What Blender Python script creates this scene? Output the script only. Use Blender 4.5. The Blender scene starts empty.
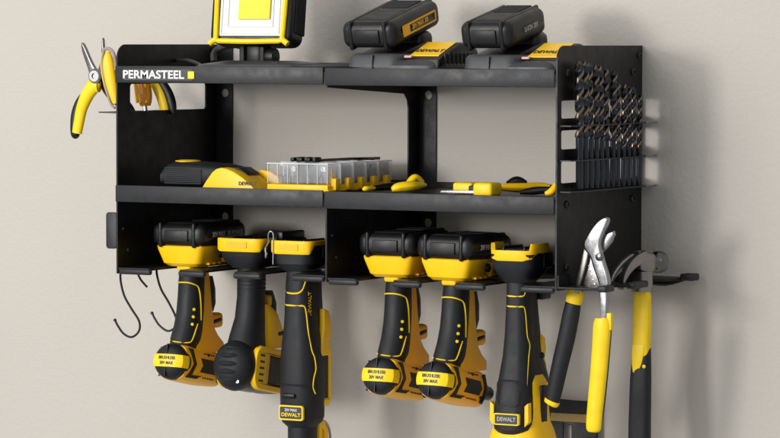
import bpy, bmesh, math, random
from mathutils import Vector, Matrix
from mathutils.geometry import tessellate_polygon
random.seed(4)
S = bpy.context.scene
COL = S.collection
R = math.radians
V = Vector

# ------------------------------------------------------------------ camera
CP = V((2.3273, -3.8406, 0.033)); YAW, PITCH, ROLL, FPX = 0.4949, -0.0515, 0.002, 3482.4
_f = V((-math.sin(YAW)*math.cos(PITCH), math.cos(YAW)*math.cos(PITCH), math.sin(PITCH)))
_r = V((math.cos(YAW), math.sin(YAW), 0)); _u = _r.cross(_f)
_c, _s = math.cos(ROLL), math.sin(ROLL)
CR, CU = _c*_r+_s*_u, -_s*_r+_c*_u
def P(px, py, y):
    """real point of the place at depth y (0 is the wall) that the photograph shows at px,py"""
    d = _f*FPX + CR*(px-390) - CU*(py-219)
    return CP + d*((y-CP.y)/d.y)
cd = bpy.data.cameras.new('camera'); cam = bpy.data.objects.new('camera', cd); COL.objects.link(cam)
cam.matrix_world = Matrix(((CR.x,CU.x,-_f.x,CP.x),(CR.y,CU.y,-_f.y,CP.y),(CR.z,CU.z,-_f.z,CP.z),(0,0,0,1)))
cd.sensor_width = 36; cd.lens = FPX/780*36; cd.clip_end = 100
S.camera = cam

# ------------------------------------------------------------------ materials
def mat(name, col, rough=.5, metal=0, bump=0, bscale=400, var=.0, vscale=30, spec=.5, trans=0, ior=1.45, coat=0, rvar=.08):
    m = bpy.data.materials.new(name); m.use_nodes = True
    nt = m.node_tree; b = nt.nodes['Principled BSDF']
    b.inputs['Base Color'].default_value = (*col, 1)
    b.inputs['Roughness'].default_value = rough; b.inputs['Metallic'].default_value = metal
    b.inputs['Specular IOR Level'].default_value = spec
    b.inputs['Transmission Weight'].default_value = trans; b.inputs['IOR'].default_value = ior
    b.inputs['Coat Weight'].default_value = coat
    tc = nt.nodes.new('ShaderNodeTexCoord')
    n2 = nt.nodes.new('ShaderNodeTexNoise'); n2.inputs['Scale'].default_value = vscale; n2.inputs['Detail'].default_value = 6
    nt.links.new(tc.outputs['Object'], n2.inputs['Vector'])
    if var:
        mx = nt.nodes.new('ShaderNodeMix'); mx.data_type = 'RGBA'
        mx.inputs['A'].default_value = (*[c*(1-var) for c in col], 1)
        mx.inputs['B'].default_value = (*[min(1, c*(1+var)) for c in col], 1)
        nt.links.new(n2.outputs['Fac'], mx.inputs['Factor']); nt.links.new(mx.outputs['Result'], b.inputs['Base Color'])
    if rvar and not trans:
        mr = nt.nodes.new('ShaderNodeMapRange')
        mr.inputs['From Min'].default_value = .3; mr.inputs['From Max'].default_value = .7
        mr.inputs['To Min'].default_value = rough-rvar; mr.inputs['To Max'].default_value = rough+rvar
        nt.links.new(n2.outputs['Fac'], mr.inputs['Value']); nt.links.new(mr.outputs['Result'], b.inputs['Roughness'])
    if bump:
        n = nt.nodes.new('ShaderNodeTexNoise'); n.inputs['Scale'].default_value = bscale; n.inputs['Detail'].default_value = 3
        nt.links.new(tc.outputs['Object'], n.inputs['Vector'])
        bp = nt.nodes.new('ShaderNodeBump'); bp.inputs['Strength'].default_value = bump; bp.inputs['Distance'].default_value = .0006
        nt.links.new(n.outputs['Fac'], bp.inputs['Height']); nt.links.new(bp.outputs['Normal'], b.inputs['Normal'])
    return m
M = dict(
 rack = mat('black_powder_coat', (.0055,.0055,.0061), .42, 0, .3, 650, .15, 60, spec=.55),
 lip = mat('lit_black_powder_coat', (.019,.0197,.0225), .46, 0, .3, 650, .12, 70),  # lighter copy of the rack coat, front sheen put into its colour
 bolt = mat('black_bolt', (.03,.03,.03), .3, .6),
 rub = mat('dark_grey_rubber', (.0125,.0135,.0155), .50, 0, .3, 1800, .15, 60, spec=.45),
 blk = mat('black_plastic', (.006,.006,.0068), .38, 0, .3, 1600, .15, 80, spec=.5),
 bat = mat('battery_black_plastic', (.008,.008,.0085), .36, 0, .35, 1800, .2, 60, spec=.55),
 gry = mat('charger_grey_plastic', (.042,.044,.049), .42, 0, .3, 1600, .15, 60),
 yel = mat('yellow_plastic', (.92,.545,.006), .4, 0, .15, 1500, .08, 40, spec=.4),
 yeb = mat('bright_yellow_plastic', (.88,.60,.008), .40, 0, .25, 900, .13, 55, spec=.4),
 yed = mat('amber_shaded_yellow_plastic', (.86,.44,.010), .42, 0, .2, 1500, .12, 40, spec=.4),  # on tool bodies: yellow with shade put into the colour; elsewhere plain amber
 ste = mat('brushed_steel', (.33,.33,.34), .27, 1, .1, 900, .15, 90),
 hst = mat('forged_steel', (.25,.238,.22), .34, .9, .3, 900, .3, 60),
 dst = mat('dark_steel', (.20,.19,.185), .3, 1, .2, 900, .3, 60),
 brz = mat('bronze_coating', (.25,.175,.11), .3, 1, 0, 1, .2, 60),
 bbk = mat('black_oxide', (.025,.03,.038), .25, .6, 0, 1, .2, 60),
 wht = mat('white_ink', (.85,.85,.83), .5),
 gink = mat('grey_ink', (.42,.42,.42), .5),
 lbl = mat('dark_label', (.03,.03,.028), .45),
 gold = mat('gold_print', (.24,.155,.03), .5, 0, 0, 1, .6, 500),
 refl = mat('white_reflector', (.60,.61,.59), .35, 0, 0, 1),
 cob = mat('yellow_light_chip', (.95,.62,.02), .5, 0, .5, 900),
 org = mat('amber_clear_handle', (.75,.30,.03), .15, 0, trans=.45, ior=1.35),
 clr = mat('clear_polystyrene', (.62,.64,.65), .06, 0),
 clw = mat('clear_cell_edge', (.75,.77,.78), .08, 0),
 fst = mat('polished_dark_steel', (.15,.147,.142), .24, 1, .15, 900, .3, 60),
 smk = mat('grey_trim', (.30,.25,.22), .4),
 pink = mat('pink_indicator', (.6,.35,.33), .4),
 cord = mat('cable_rubber', (.02,.02,.02), .5),
)

M['clr'].node_tree.nodes['Principled BSDF'].inputs['Alpha'].default_value = .17
M['clw'].node_tree.nodes['Principled BSDF'].inputs['Alpha'].default_value = .5
for k_, v_ in (('rack',.3),('lip',.36),('rub',.3),('blk',.4),('bat',.4)):
    M[k_].node_tree.nodes['Principled BSDF'].inputs['Specular IOR Level'].default_value = v_
# ------------------------------------------------------------------ mesh helpers
def sgnpow(a, e): return math.copysign(abs(a)**e, a)
def ring(c, rx, ry, e=2.5, n=28, M3=None):
    pts = []
    for i in range(n):
        t = 2*math.pi*i/n
        v = V((rx*sgnpow(math.cos(t), 2/e), ry*sgnpow(math.sin(t), 2/e), 0))
        if M3: v = M3 @ v
        pts.append(V(c)+v)
    return pts
MX = Matrix(((1,0,0),(0,0,1),(0,1,0)))   # section in the xz plane (loft along y)
MYZ = Matrix(((0,0,1),(1,0,0),(0,1,0)))  # section in the yz plane (loft along x)
class B:
    def __init__(s): s.bm = bmesh.new(); s.mi = 0
    def _add(s, tb, mtx=None):
        bmesh.ops.recalc_face_normals(tb, faces=tb.faces)
        if mtx is not None: bmesh.ops.transform(tb, matrix=mtx, verts=tb.verts)
        for f in tb.faces: f.material_index = s.mi
        me = bpy.data.meshes.new('tmp'); tb.to_mesh(me); tb.free()
        s.bm.from_mesh(me); bpy.data.meshes.remove(me); return s
    def box(s, c, d, bev=0, seg=3, rot=None, taper=None):
        tb = bmesh.new(); bmesh.ops.create_cube(tb, size=1)
        for v in tb.verts:
            v.co = V((v.co.x*d[0], v.co.y*d[1], v.co.z*d[2]))
            if taper and v.co.z < 0: v.co.x *= taper[0]; v.co.y *= taper[1]
        if bev: bmesh.ops.bevel(tb, geom=tb.edges[:], offset=bev, segments=seg, affect='EDGES', profile=.5)
        m = Matrix.Translation(V(c))
        if rot is not None: m = m @ rot.to_4x4()
        return s._add(tb, m)
    def loft(s, rings, cap=True, mtx=None):
        tb = bmesh.new(); L = [[tb.verts.new(p) for p in r] for r in rings]
        n = len(L[0])
        for a, b in zip(L, L[1:]):
            for i in range(n): tb.faces.new((a[i], a[(i+1)%n], b[(i+1)%n], b[i]))
        if cap: tb.faces.new(L[0]); tb.faces.new(L[-1])
        return s._add(tb, mtx)
    def plate(s, outer, holes, fn, t, bev=0):
        """flat plate: 2-D outline with holes, fn maps (a,b,depth) to a point"""
        if bev and not holes:
            n = len(outer); ar = sum(outer[i][0]*outer[(i+1)%n][1]-outer[(i+1)%n][0]*outer[i][1] for i in range(n))
            sg = 1 if ar > 0 else -1; nor = []
            for i in range(n):
                a0, a1, a2 = V(outer[i-1]), V(outer[i]), V(outer[(i+1)%n])
                e = (a1-a0).normalized()+(a2-a1).normalized()
                e = e.normalized() if e.length > 1e-6 else (a1-a0).normalized()
                c = max(.45, e.dot((a2-a1).normalized())); nor.append((-e.y*sg/c, e.x*sg/c))
            rg = []
            bz = min(bev, abs(t)*.48)
            st = [(1-math.cos(q), 1-math.sin(q)) for q in (math.pi/2, math.pi/3.2, math.pi/7, 0)]
            lv = [(q[0]*bev, q[1]*bz) for q in st]; lv = lv+[(a, abs(t)-z) for a, z in reversed(lv)]
            for ins, dz in lv:
                rg.append([fn(outer[i][0]+nor[i][0]*ins, outer[i][1]+nor[i][1]*ins, math.copysign(dz, t)) for i in range(n)])
            return s.loft(rg)
        loops = [outer]+holes
        tb = bmesh.new(); A, Bv = [], []
        for lp in loops:
            for a, b in lp: A.append(tb.verts.new(fn(a,b,0))); Bv.append(tb.verts.new(fn(a,b,t)))
        tris = tessellate_polygon([[V((a,b,0)) for a,b in lp] for lp in loops])
        for t3 in tris:
            try: tb.faces.new([A[i] for i in t3]); tb.faces.new([Bv[i] for i in t3])
            except ValueError: pass
        k = 0
        for lp in loops:
            n = len(lp)
            for i in range(n):
                j = (i+1)%n; tb.faces.new((A[k+i], A[k+j], Bv[k+j], Bv[k+i]))
            k += n
        if bev:
            bmesh.ops.dissolve_limit(tb, angle_limit=.01, verts=tb.verts, edges=tb.edges)
            es = [e for e in tb.edges if len(e.link_faces)==2 and e.calc_face_angle(0) > .6]
            bmesh.ops.bevel(tb, geom=es, offset=bev, segments=3, affect='EDGES', profile=.5)
        return s._add(tb)
    def tube(s, pts, r, n=10, closed=False, smooth=3):
        pts = [V(p) for p in pts]
        if smooth and len(pts) > 2: pts = spline(pts, smooth, closed)
        rr = r if callable(r) else (lambda t: r)
        N = len(pts); rings = []; up = None
        for i, p in enumerate(pts):
            a = pts[i-1] if (i or closed) else p; b = pts[(i+1)%N] if (i < N-1 or closed) else p
            t = (b-a).normalized()
            if up is None: up = t.orthogonal().normalized()
            up = (up - t*up.dot(t)).normalized(); w = t.cross(up); q = rr(i/(N-1))
            rings.append([p+(up*math.cos(2*math.pi*k/n)+w*math.sin(2*math.pi*k/n))*q for k in range(n)])
        if closed:
            tb = bmesh.new(); L = [[tb.verts.new(p) for p in r_] for r_ in rings]
            for i in range(N):
                a, b = L[i], L[(i+1)%N]
                for k in range(n): tb.faces.new((a[k], a[(k+1)%n], b[(k+1)%n], b[k]))
            return s._add(tb)
        return s.loft(rings)
    def lathe(s, prof, mtx=None, n=36):
        """prof (radius, height) along local z"""
        return s.loft([[V((max(r,1e-5)*math.cos(2*math.pi*k/n), max(r,1e-5)*math.sin(2*math.pi*k/n), h)) for k in range(n)] for r, h in prof], True, mtx)
    def text(s, body, size, mtx, depth=.0003, bold=0, align='CENTER', sx=1):
        cu = bpy.data.curves.new('t', 'FONT'); cu.body = body; cu.size = size; cu.extrude = depth; cu.offset = bold
        cu.align_x = align; cu.align_y = 'CENTER'; cu.resolution_u = 3
        o = bpy.data.objects.new('t', cu); COL.objects.link(o)
        bpy.context.view_layer.update()
        me = o.evaluated_get(bpy.context.evaluated_depsgraph_get()).to_mesh()
        tb = bmesh.new(); tb.from_mesh(me); o.to_mesh_clear()
        bpy.data.objects.remove(o); bpy.data.curves.remove(cu)
        for v in tb.verts: v.co.x *= sx
        bmesh.ops.transform(tb, matrix=mtx, verts=tb.verts)
        for f in tb.faces: f.material_index = s.mi
        m2 = bpy.data.meshes.new('tmp'); tb.to_mesh(m2); tb.free(); s.bm.from_mesh(m2); bpy.data.meshes.remove(m2); return s
    def build(s, name, m, parent=None, angle=35):
        me = bpy.data.meshes.new(name); s.bm.to_mesh(me); s.bm.free()
        for x in (m if isinstance(m, (list, tuple)) else [m]): me.materials.append(x)
        me.shade_smooth(); me.set_sharp_from_angle(angle=R(angle))
        o = bpy.data.objects.new(name, me); COL.objects.link(o)
        if parent: o.parent = parent
        return o
def spline(p, k, closed=False):
    out = []; n = len(p)
    g = (lambda i: p[i % n]) if closed else (lambda i: p[max(0, min(n-1, i))])
    for i in range(n if closed else n-1):
        a, b, c, d = g(i-1), g(i), g(i+1), g(i+2)
        for j in range(k):
            t = j/k
            out.append(.5*((2*b)+(c-a)*t+(2*a-5*b+4*c-d)*t*t+(3*b-a-3*c+d)*t**3))
    if not closed: out.append(p[-1])
    return out
def poly_spline(pts, k=4): return [(q.x, q.y) for q in spline([V((a,b,0)) for a,b in pts], k, True)]
def circ(cx, cy, r, n=20, ry=None): return [(cx+r*math.cos(2*math.pi*i/n), cy+(ry or r)*math.sin(2*math.pi*i/n)) for i in range(n)]
def rrect(x0, y0, x1, y1, r, n=5):
    out = []
    for cx, cy, a0 in ((x1-r,y1-r,0),(x0+r,y1-r,90),(x0+r,y0+r,180),(x1-r,y0+r,270)):
        for i in range(n+1):
            a = R(a0+90*i/n); out.append((cx+r*math.cos(a), cy+r*math.sin(a)))
    return out
def tag(o, label=None, cat=None, group=None, kind=None):
    if label: o['label'] = label
    if cat: o['category'] = cat
    if group: o['group'] = group
    if kind: o['kind'] = kind
    return o
def empty(name, loc, label, cat, group=None, rot=(0,0,0)):
    o = bpy.data.objects.new(name, None); COL.objects.link(o); o.location = loc; o.rotation_euler = rot
    o.empty_display_size = .02
    return tag(o, label, cat, group)
def copy_tree(o, parent=None):
    c = o.copy(); COL.objects.link(c)
    if parent: c.parent = parent
    for ch in list(o.children): copy_tree(ch, c)
    return c
TF = Matrix.Rotation(R(90), 4, 'X')                       # text upright facing -y
def facing_front(p, roll=0): return Matrix.Translation(V(p)) @ Matrix.Rotation(R(roll),4,'Y') @ TF
def facing_right(p): return Matrix.Translation(V(p)) @ Matrix.Rotation(R(90),4,'Z') @ TF

# ------------------------------------------------------------------ wall
def wall_mat():
    m = bpy.data.materials.new('painted_plaster'); m.use_nodes = True; nt = m.node_tree; b = nt.nodes['Principled BSDF']
    tc = nt.nodes.new('ShaderNodeTexCoord')
    n = nt.nodes.new('ShaderNodeTexNoise'); n.inputs['Scale'].default_value = 260; n.inputs['Detail'].default_value = 5
    n3 = nt.nodes.new('ShaderNodeTexVoronoi'); n3.inputs['Scale'].default_value = 170; n3.feature = 'SMOOTH_F1'
    n2 = nt.nodes.new('ShaderNodeTexNoise'); n2.inputs['Scale'].default_value = 3; n2.inputs['Detail'].default_value = 5
    for q in (n, n2, n3): nt.links.new(tc.outputs['Object'], q.inputs['Vector'])
    mx = nt.nodes.new('ShaderNodeMix'); mx.data_type = 'RGBA'
    mx.inputs['A'].default_value = (.450,.421,.376,1); mx.inputs['B'].default_value = (.488,.457,.409,1)
    nt.links.new(n2.outputs['Fac'], mx.inputs['Factor']); nt.links.new(mx.outputs['Result'], b.inputs['Base Color'])
    ad = nt.nodes.new('ShaderNodeMath'); nt.links.new(n.outputs['Fac'], ad.inputs[0]); nt.links.new(n3.outputs['Distance'], ad.inputs[1])
    bp = nt.nodes.new('ShaderNodeBump'); bp.inputs['Strength'].default_value = .36; bp.inputs['Distance'].default_value = .0010
    nt.links.new(ad.outputs[0], bp.inputs['Height']); nt.links.new(bp.outputs['Normal'], b.inputs['Normal'])
    b.inputs['Roughness'].default_value = .62
    return m
w = B().box((.3,.05,-.2),(6,.1,4)).build('wall', wall_mat()); tag(w, kind='structure')

# ------------------------------------------------------------------ rack
W, XM, D = .6, .2951, .238
Z1, Z2, Z3 = -.1462, -.2554, .0264
LH = .0205
rack = empty('wall_rack', (0,0,0), 'black steel two tier wall rack with slotted tool tray mounted on beige wall', 'tool rack')
T = .002
def fnx(x0): return lambda a, b, t: V((x0+t, a, b))
def panel(x0, win, topcut=False):
    o = []
    f, rr = -D+.001, .012
    o = [(0-.001, Z2), (0-.001, Z3), (-D+.0+rr*1.6, Z3)]
    for i in range(1, 7):
        a = R(90+90*i/6); o.append((f+rr*1.6+rr*1.6*math.cos(a), Z3-rr*1.6+rr*1.6*math.sin(a)))
    o += [(f, Z2)]
    b = B(); b.plate(o, win, fnx(x0), T); return b
wl = rrect(-D+.030, -.056, -.028, -.0225, .004)
panel(0, [wl[::-1]]).build('side_panel', M['rack'], rack)
B().plate([(-.001,Z2),(-.001,-.006),(-D+.002,-.006),(-D+.002,-.024),(-.040,-.034),(-.032,-.042),(-.030,-.052),(-.030,Z1-.008),(-.036,Z1-.006),(-D+.001,Z1-.006),(-D+.001,Z2)], [], fnx(XM), T).build('side_panel', M['rack'], rack)
WZ = [P(562,q,-D).z for q in (101,119,131,150,162,184)]
panel(W-T, [rrect(-D+.012, WZ[i+1], -.012, WZ[i], .003)[::-1] for i in (0,2,4)]).build('side_panel', M['rack'], rack)
# rear flanges screwed to the wall, with keyholes
for x0, w_ in ((0,.0255),(XM,.0255),):
    hz = [circ(x0+.012+.0025, -.036, .0055)[::-1], circ(x0+.0145, -.195, .0055)[::-1]]
    B().plate([(x0+T, Z2),(x0+w_, Z2),(x0+w_, (Z3 if x0==0 else 0)-.004),(x0+T, (Z3 if x0==0 else 0)-.004)], hz, lambda a,b,t: V((a, -.001-t, b)), T).build('wall_flange', M['rack'], rack)
    # slim foot-to-head rib of the flange
B().plate([(W-.026, Z2),(W-T, Z2),(W-T, Z3-.004),(W-.026, Z3-.004)], [circ(W-.014,-.036,.0055)[::-1]], lambda a,b,t: V((a, -.001-t, b)), T).build('wall_flange', M['rack'], rack)
# trays: floor + front lip + rear lip
def tray(x0, x1, z, name='shelf'):
    fl = z-.0045
    b = B(); b.box(((x0+x1)/2, -D/2-.001, fl), (x1-x0, D-.006, .0016)); 
    b.box(((x0+x1)/2, -.0035, fl+.003), (x1-x0, .002, .010))
    t = b.build(name, M['rack'], rack)
    b = B(); b.box(((x0+x1)/2, -D-.0005, z-LH/2), (x1-x0, .003, LH), .0009, 2)
    b.build('front_lip', M['lip'], t)
    return t
tray(.0005, XM-.002, 0); tray(XM+.0005, W-.0025, -.001)
tray(.0005, XM-.002, Z1); tray(XM+.0005, W-.0025, Z1-.001)
# slotted bottom tray (fingers)
FX = [(118,150),(177,204),(232,260),(290,321.5)], [(327,357),(391,420),(453,484),(519,552.6)]
ZT = Z2+.0075
def xf(px, z=ZT): 
    # x on the front plane for a column of the photograph
    lo, hi = -.2, .8
    for _ in range(40):
        mid = (lo+hi)/2
        v = V((mid,-D,z))-CP
        if 390+FPX*v.dot(CR)/v.dot(_f) < px: lo = mid
        else: hi = mid
    return lo
SL = []; ZTL, ZTR = Z2+.0075, Z2+.0050
for side, (x0, x1) in zip(FX, ((.0025, XM-.002), (XM+.003, W-.003))):
    ZT = ZTL if x0 < .1 else ZTR
    fx = [(xf(a), xf(b)) for a, b in side]
    fx[0] = (x0, fx[0][1]); fx[-1] = (fx[-1][0], x1)
    out = [(x0, -.004)]
    out.append((x0, -D+.002))
    for i, (a, b_) in enumerate(fx):
        r_ = .006
        if i: 
            out += [(a, -D+.002+r_)]
            out += [(a+r_*(1-math.cos(R(q))), -D+.002+r_*(1-math.sin(R(q)))) for q in (20,45,70,90)]
        if i < 3:
            out += [(b_-r_*(1-math.sin(R(q))), -D+.002+r_*(1-math.cos(R(q)))) for q in (0,20,45,70,90)]
            nx = fx[i+1][0]; cx = (b_+nx)/2; rw = (nx-b_)/2; yb = -.105
            SL.append((cx, rw))
            out += [(cx-rw*math.cos(R(q)), yb+rw*math.sin(R(q))) for q in (0,30,60,90,120,150,180)]
    out += [(x1, -D+.002), (x1, -.004)]
    B().plate(out, [], lambda a,b,t: V((a,b,ZT-.0025+t)), .0025).build('slotted_tray', M['rack'], rack)
    for a, b_ in fx:      # rolled front edge of each finger
        b = B(); b.box(((a+b_)/2, -D+.004, ZT-.0045), (b_-a-.001, .007, .0072), .0026, 3)
        b.build('finger_edge', M['lip'], rack)
    tb = B(); tb.box(((x0+x1)/2, -.003, ZT+.003),(x1-x0,.002,.012)); tb.build('tray_rear_lip', M['rack'], rack)
# bolts
def bolt(p, axis='X', r=.0045):
    b = B(); m = Matrix.Translation(V(p)) @ (Matrix.Rotation(R(90),4,'Y') if axis=='X' else Matrix.Rotation(R(90),4,'X'))
    b.lathe([(0,0),(r,0),(r,.0012),(r*.75,.0024),(r*.45,.0028),(r*.4,.0012),(0,.001)], m, 16); b.build('bolt', M['bolt'], rack)
for y in (-D+.026, -.029):
    for z in (-.005, Z1-.0105, Z2+.026): bolt((W, y, z))
bolt((W, -.012, .0145), r=.0035)
for x0 in (T, XM+T):
    for y in (-D+.024,-.04): bolt((x0, y, Z2+.028), r=.004)
    bolt((x0, -D+.012, Z2+.055), r=.0018); bolt((x0, -D+.012, Z2+.095), r=.0018)
# badge
b = B(); b.box((P(159,74.5,-D).x, -D-.0024, -.0105),(.100,.0008,.0142),.0003,1)
nm = b.build('name_plate', M['lbl'], rack)
b = B(); b.text('PERMASTEEL', .0138, facing_front((P(154.5,74.5,-D).x, -D-.0031, -.0107)), .0002, .00024, sx=1.14); b.build('lettering', M['wht'], nm)
b = B(); b.box((P(192.3,74.5,-D).x, -D-.003, -.0105),(.0088,.0006,.0088)); b.build('yellow_square', M['yeb'], nm)
# left outrigger plate with tools
b = B(); b.plate([(-.040,-.215),(-.0005,-.232),(-.0005,-.02),(-.040,-.035)], [circ(-.02,-.19,.010)[::-1], circ(-.02,-.15,.008)[::-1], circ(-.02,-.11,.008)[::-1], circ(-.02,-.07,.010)[::-1]], lambda a,b_,t: V((a,b_,-.0585+t)), .0016)
b.build('side_holder', M['dst'], rack)
b = B(); b.plate(rrect(-.016, -.225, -.0005, -.180, .004), [], lambda a,c_,t: V((a, -.236+t, c_)), .003, .0008); b.build('side_tab', M['lip'], rack)
# right outrigger: three fingers
out = [(.6005,-.236),(.655,-.232),(.66,-.226),(.655,-.212),(.628,-.208),(.624,-.194),(.628,-.178),(.655,-.172),(.66,-.166),(.664,-.13),(.655,-.122),
       (.632,-.112),(.630,-.09),(.632,-.068),(.655,-.06),(.660,-.05),(.668,-.012),(.660,-.004),(.6005,-.004)]
b = B(); b.plate(out, [], lambda a,c_,t: V((a,c_,Z2+.002+t)), .003, .0008); b.plate([(-.236,Z2+.004),(-.004,Z2+.004),(-.004,Z2+.018),(-.236,Z2+.018)],[],fnx(.6003),.0018); b.build('side_fork', M['rack'], rack)
for c_, d_ in (((.655,-.221,Z2+.004),(.012,.024,.008)),((.660,-.145,Z2+.004),(.012,.04,.008)),((.672,-.02,Z2+.006),(.018,.020,.0085))):
    b = B(); b.box(c_, d_, .0025, 3); b.build('fork_tip', M['lip'], rack)
b = B(); b.tube([(.6,-.008,Z2-.001),(.64,-.02,Z2-.003),(.668,-.02,Z2+.005)], .003); b.build('fork_rib', M['rack'], rack)
# drill bit rungs
RZ = [P(608,124,-.12).z, P(608,158,-.12).z, P(608,188.5,-.12).z]
for i, z in enumerate(RZ):
    b = B(); b.plate([(.6005,-.232),(.614,-.230),(.619,-.20),(.619,-.03),(.616,-.004),(.6005,-.004)], [], lambda a,c_,t: V((a,c_,z-.001+t)), .0014); b.build('bit_holder_rung', M['dst'] if 0 else M['bolt'], rack)
    
    b = B(); b.tube([(.618,-.03,z-.0003),(.622,-.012,z),(.620,-.002,z)], .0011, 6); b.build('wire_end', M['ste'], rack)

# ------------------------------------------------------------------ drill bits
def drill_bit(r, L, shank):
    root = empty('drill_bit', (0,0,0), None, 'drill bit', 'drill bits standing in the side holder')
    b = B(); b.lathe([(r*.75,0),(r*.8,.001),(r*.8,shank)], None, 14); b.build('shank', M['bbk'], root)
    n = 20; fl = []; Lf = L-shank; pitch = max(.027, r*7.5)
    steps = int(Lf/.0012)
    rg = []
    for k in range(steps+1):
        h = Lf*k/steps; tw = 2*math.pi*h/pitch; e = 1 if h < Lf-r*.9 else max(.12,(Lf-h)/(r*.9))
        pr = []
        for i in range(n):
            a = 2*math.pi*i/n; q = abs(math.cos(a)); rad = r*(1 if q < .62 else 1-.52*((q-.62)/.38)**.6)*e
            pr.append(V((rad*math.cos(a+tw), rad*math.sin(a+tw), shank+h)))
        rg.append(pr)
    bm = bmesh.new(); Ls = [[bm.verts.new(p) for p in q] for q in rg]
    for a, c_ in zip(Ls, Ls[1:]):
        for i in range(n):
            f = bm.faces.new((a[i], a[(i+1)%n], c_[(i+1)%n], c_[i]))
            q = abs(math.cos(2*math.pi*(i+.5)/n)); f.material_index = 1 if q > .40 else 0
    bm.faces.new(Ls[0]); bm.faces.new(Ls[-1])
    bb = B(); bb.bm.free(); bb.bm = bm; bb.build('flute', [M['brz'], M['bbk']], root, 50)
    return root
tops = [61,61,63,65,66,68,70,83,84,86,87,94]
ords = ['thickest','second','third','fourth','fifth','sixth','seventh','eighth','ninth','tenth','eleventh','last and thinnest']
for i, ty in enumerate(tops):
    t = i/11; y = -.200+.166*t; r = .0054-.0022*t; x = .6110
    px = 0
    zt = P(577+62*t, ty, y).z; zb = P(577+62*t, 189-3*t, y).z
    L = zt-zb
    o = drill_bit(r, L, L*(.40-.02*t))
    o.location = (x, y, zb+.0005); o.rotation_euler = (R(random.uniform(-1.2,1.2)), R(random.uniform(-1,1)), random.uniform(0,6))
    if i == 0: lab = 'thickest black and bronze drill bit, nearest the front edge of the side panel'
    elif i == 11: lab = 'thinnest and shortest black and bronze drill bit, nearest the wall'
    else: lab = ords[i]+' drill bit counted from the front edge in the row on the side panel'
    tag(o, lab)

# ------------------------------------------------------------------ batteries
def battery(name, parent, w=.076, l=.108, h=.0345, z0=0, y0=0, top=False, words='20V MAX  XR POWER', label=False):
    z = z0+h/2; yc = y0+l/2
    b = B(); b.box((0,yc,z),(w,l,h),.0105,5)
    b.box((0,yc,z0+h*.36),(w+.0022,l-.016,h*.36),.004,2)
    bt = b.build(name, M['bat'], parent)
    b = B()
    for sx in (-1,1):
        b.box((sx*w*.315,yc,z),(.0052,l+.0030,h+.0026),.0095 if 0 else .0024,3)
    b.box((0,y0-.0004,z-.001),(w*.44,.0035,h*.50),.0014,2)
    b.build('strap_ribs', M['blk'], bt)
    b = B(); 
    for k in range(7): b.box((0, y0+l*.62+k*.0055, z0+h+.0002),(w*.5,.0026,.0022),.0008,1)
    b.box((0,y0+l*.32,z0+h),(w*.54,l*.42,.0016),.0007,1)
    b.build('top_pad', M['rub'], bt)
    if label:
        b = B(); b.plate(rrect(y0+l*.16,z0+h*.30,y0+l*.86,z0+h*.72,.002),[rrect(y0+l*.18,z0+h*.37,y0+l*.84,z0+h*.65,.001)[::-1]],fnx(w/2+.0008),.0008); b.box((w/2+.0012,y0+l*.24,z),(.0012,l*.12,h*.34)); b.build('side_stripe', M['yed'], bt)
    b = B(); b.text(words, .0088, facing_right((w/2+.0018,yc+.002,z+.0005)), .0002, sx=.85); b.build('side_lettering', M['gink'] if not label else M['yel'], bt)
    return bt

# ------------------------------------------------------------------ impact driver
TIL = Matrix.Rotation(R(-11), 4, 'X')
def bt_frame(c): return Matrix.Translation(V(c)) @ TIL
GR = [(.004,-.002,.0138,.016),(-.004,-.002,.0142,.0165),(-.018,-.003,.0150,.0175),(-.035,-.004,.0152,.018),(-.055,-.006,.0156,.019),(-.072,-.010,.0162,.0205),(-.088,-.016,.0170,.023),(-.104,-.020,.0160,.022)]
def gp(z, th, off=.0004, G=GR):
    for a, b_ in zip(G, G[1:]):
        if b_[0] <= z <= a[0]:
            t = (a[0]-z)/(a[0]-b_[0]); y, rx, ry = [a[i]*(1-t)+b_[i]*t for i in (1,2,3)]; break
    a = R(th); e = 2/2.3
    return V(((rx+off)*sgnpow(math.sin(a),e), y-(ry+off)*sgnpow(math.cos(a),e), z))
def foot_base(root):
    b = B(); b.loft([ring((0,.008,.0008),.0250,.032,6),ring((0,.008,.0035),.0270,.036,6),ring((0,.010,.005),.0285,.040,7),ring((0,.012,.0225),.0335,.047,9),ring((0,.012,.0262),.0342,.0475,8)])
    b.box((0,-.012,.001),(.020,.022,.012),.003,3)
    ft = b.build('foot', M['yel'], root)
    b = B(); b.box((.033,.030,.014),(.010,.030,.018),.002,2,taper=(.6,.9)); b.box((0,.012,.0255),(.064,.088,.003),.001,1); 
    for k in range(5): b.box((.0295,.0-.012+k*.013,.0045),(.006,.005,.003),.0006,1)
    b.build('foot_trim', M['yed'], ft)
    b = B(); b.lathe([(0,0),(.005,0),(.005,.003),(.004,.0038),(.0018,.0032),(0,.003)], Matrix.Translation((.0365,.004,.0165)) @ Matrix.Rotation(R(90),4,'Y'), 16)
    b.box((.0365,.030,.015),(.005,.018,.010),.0012,2); b.build('release_button', M['blk'], ft)
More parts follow.
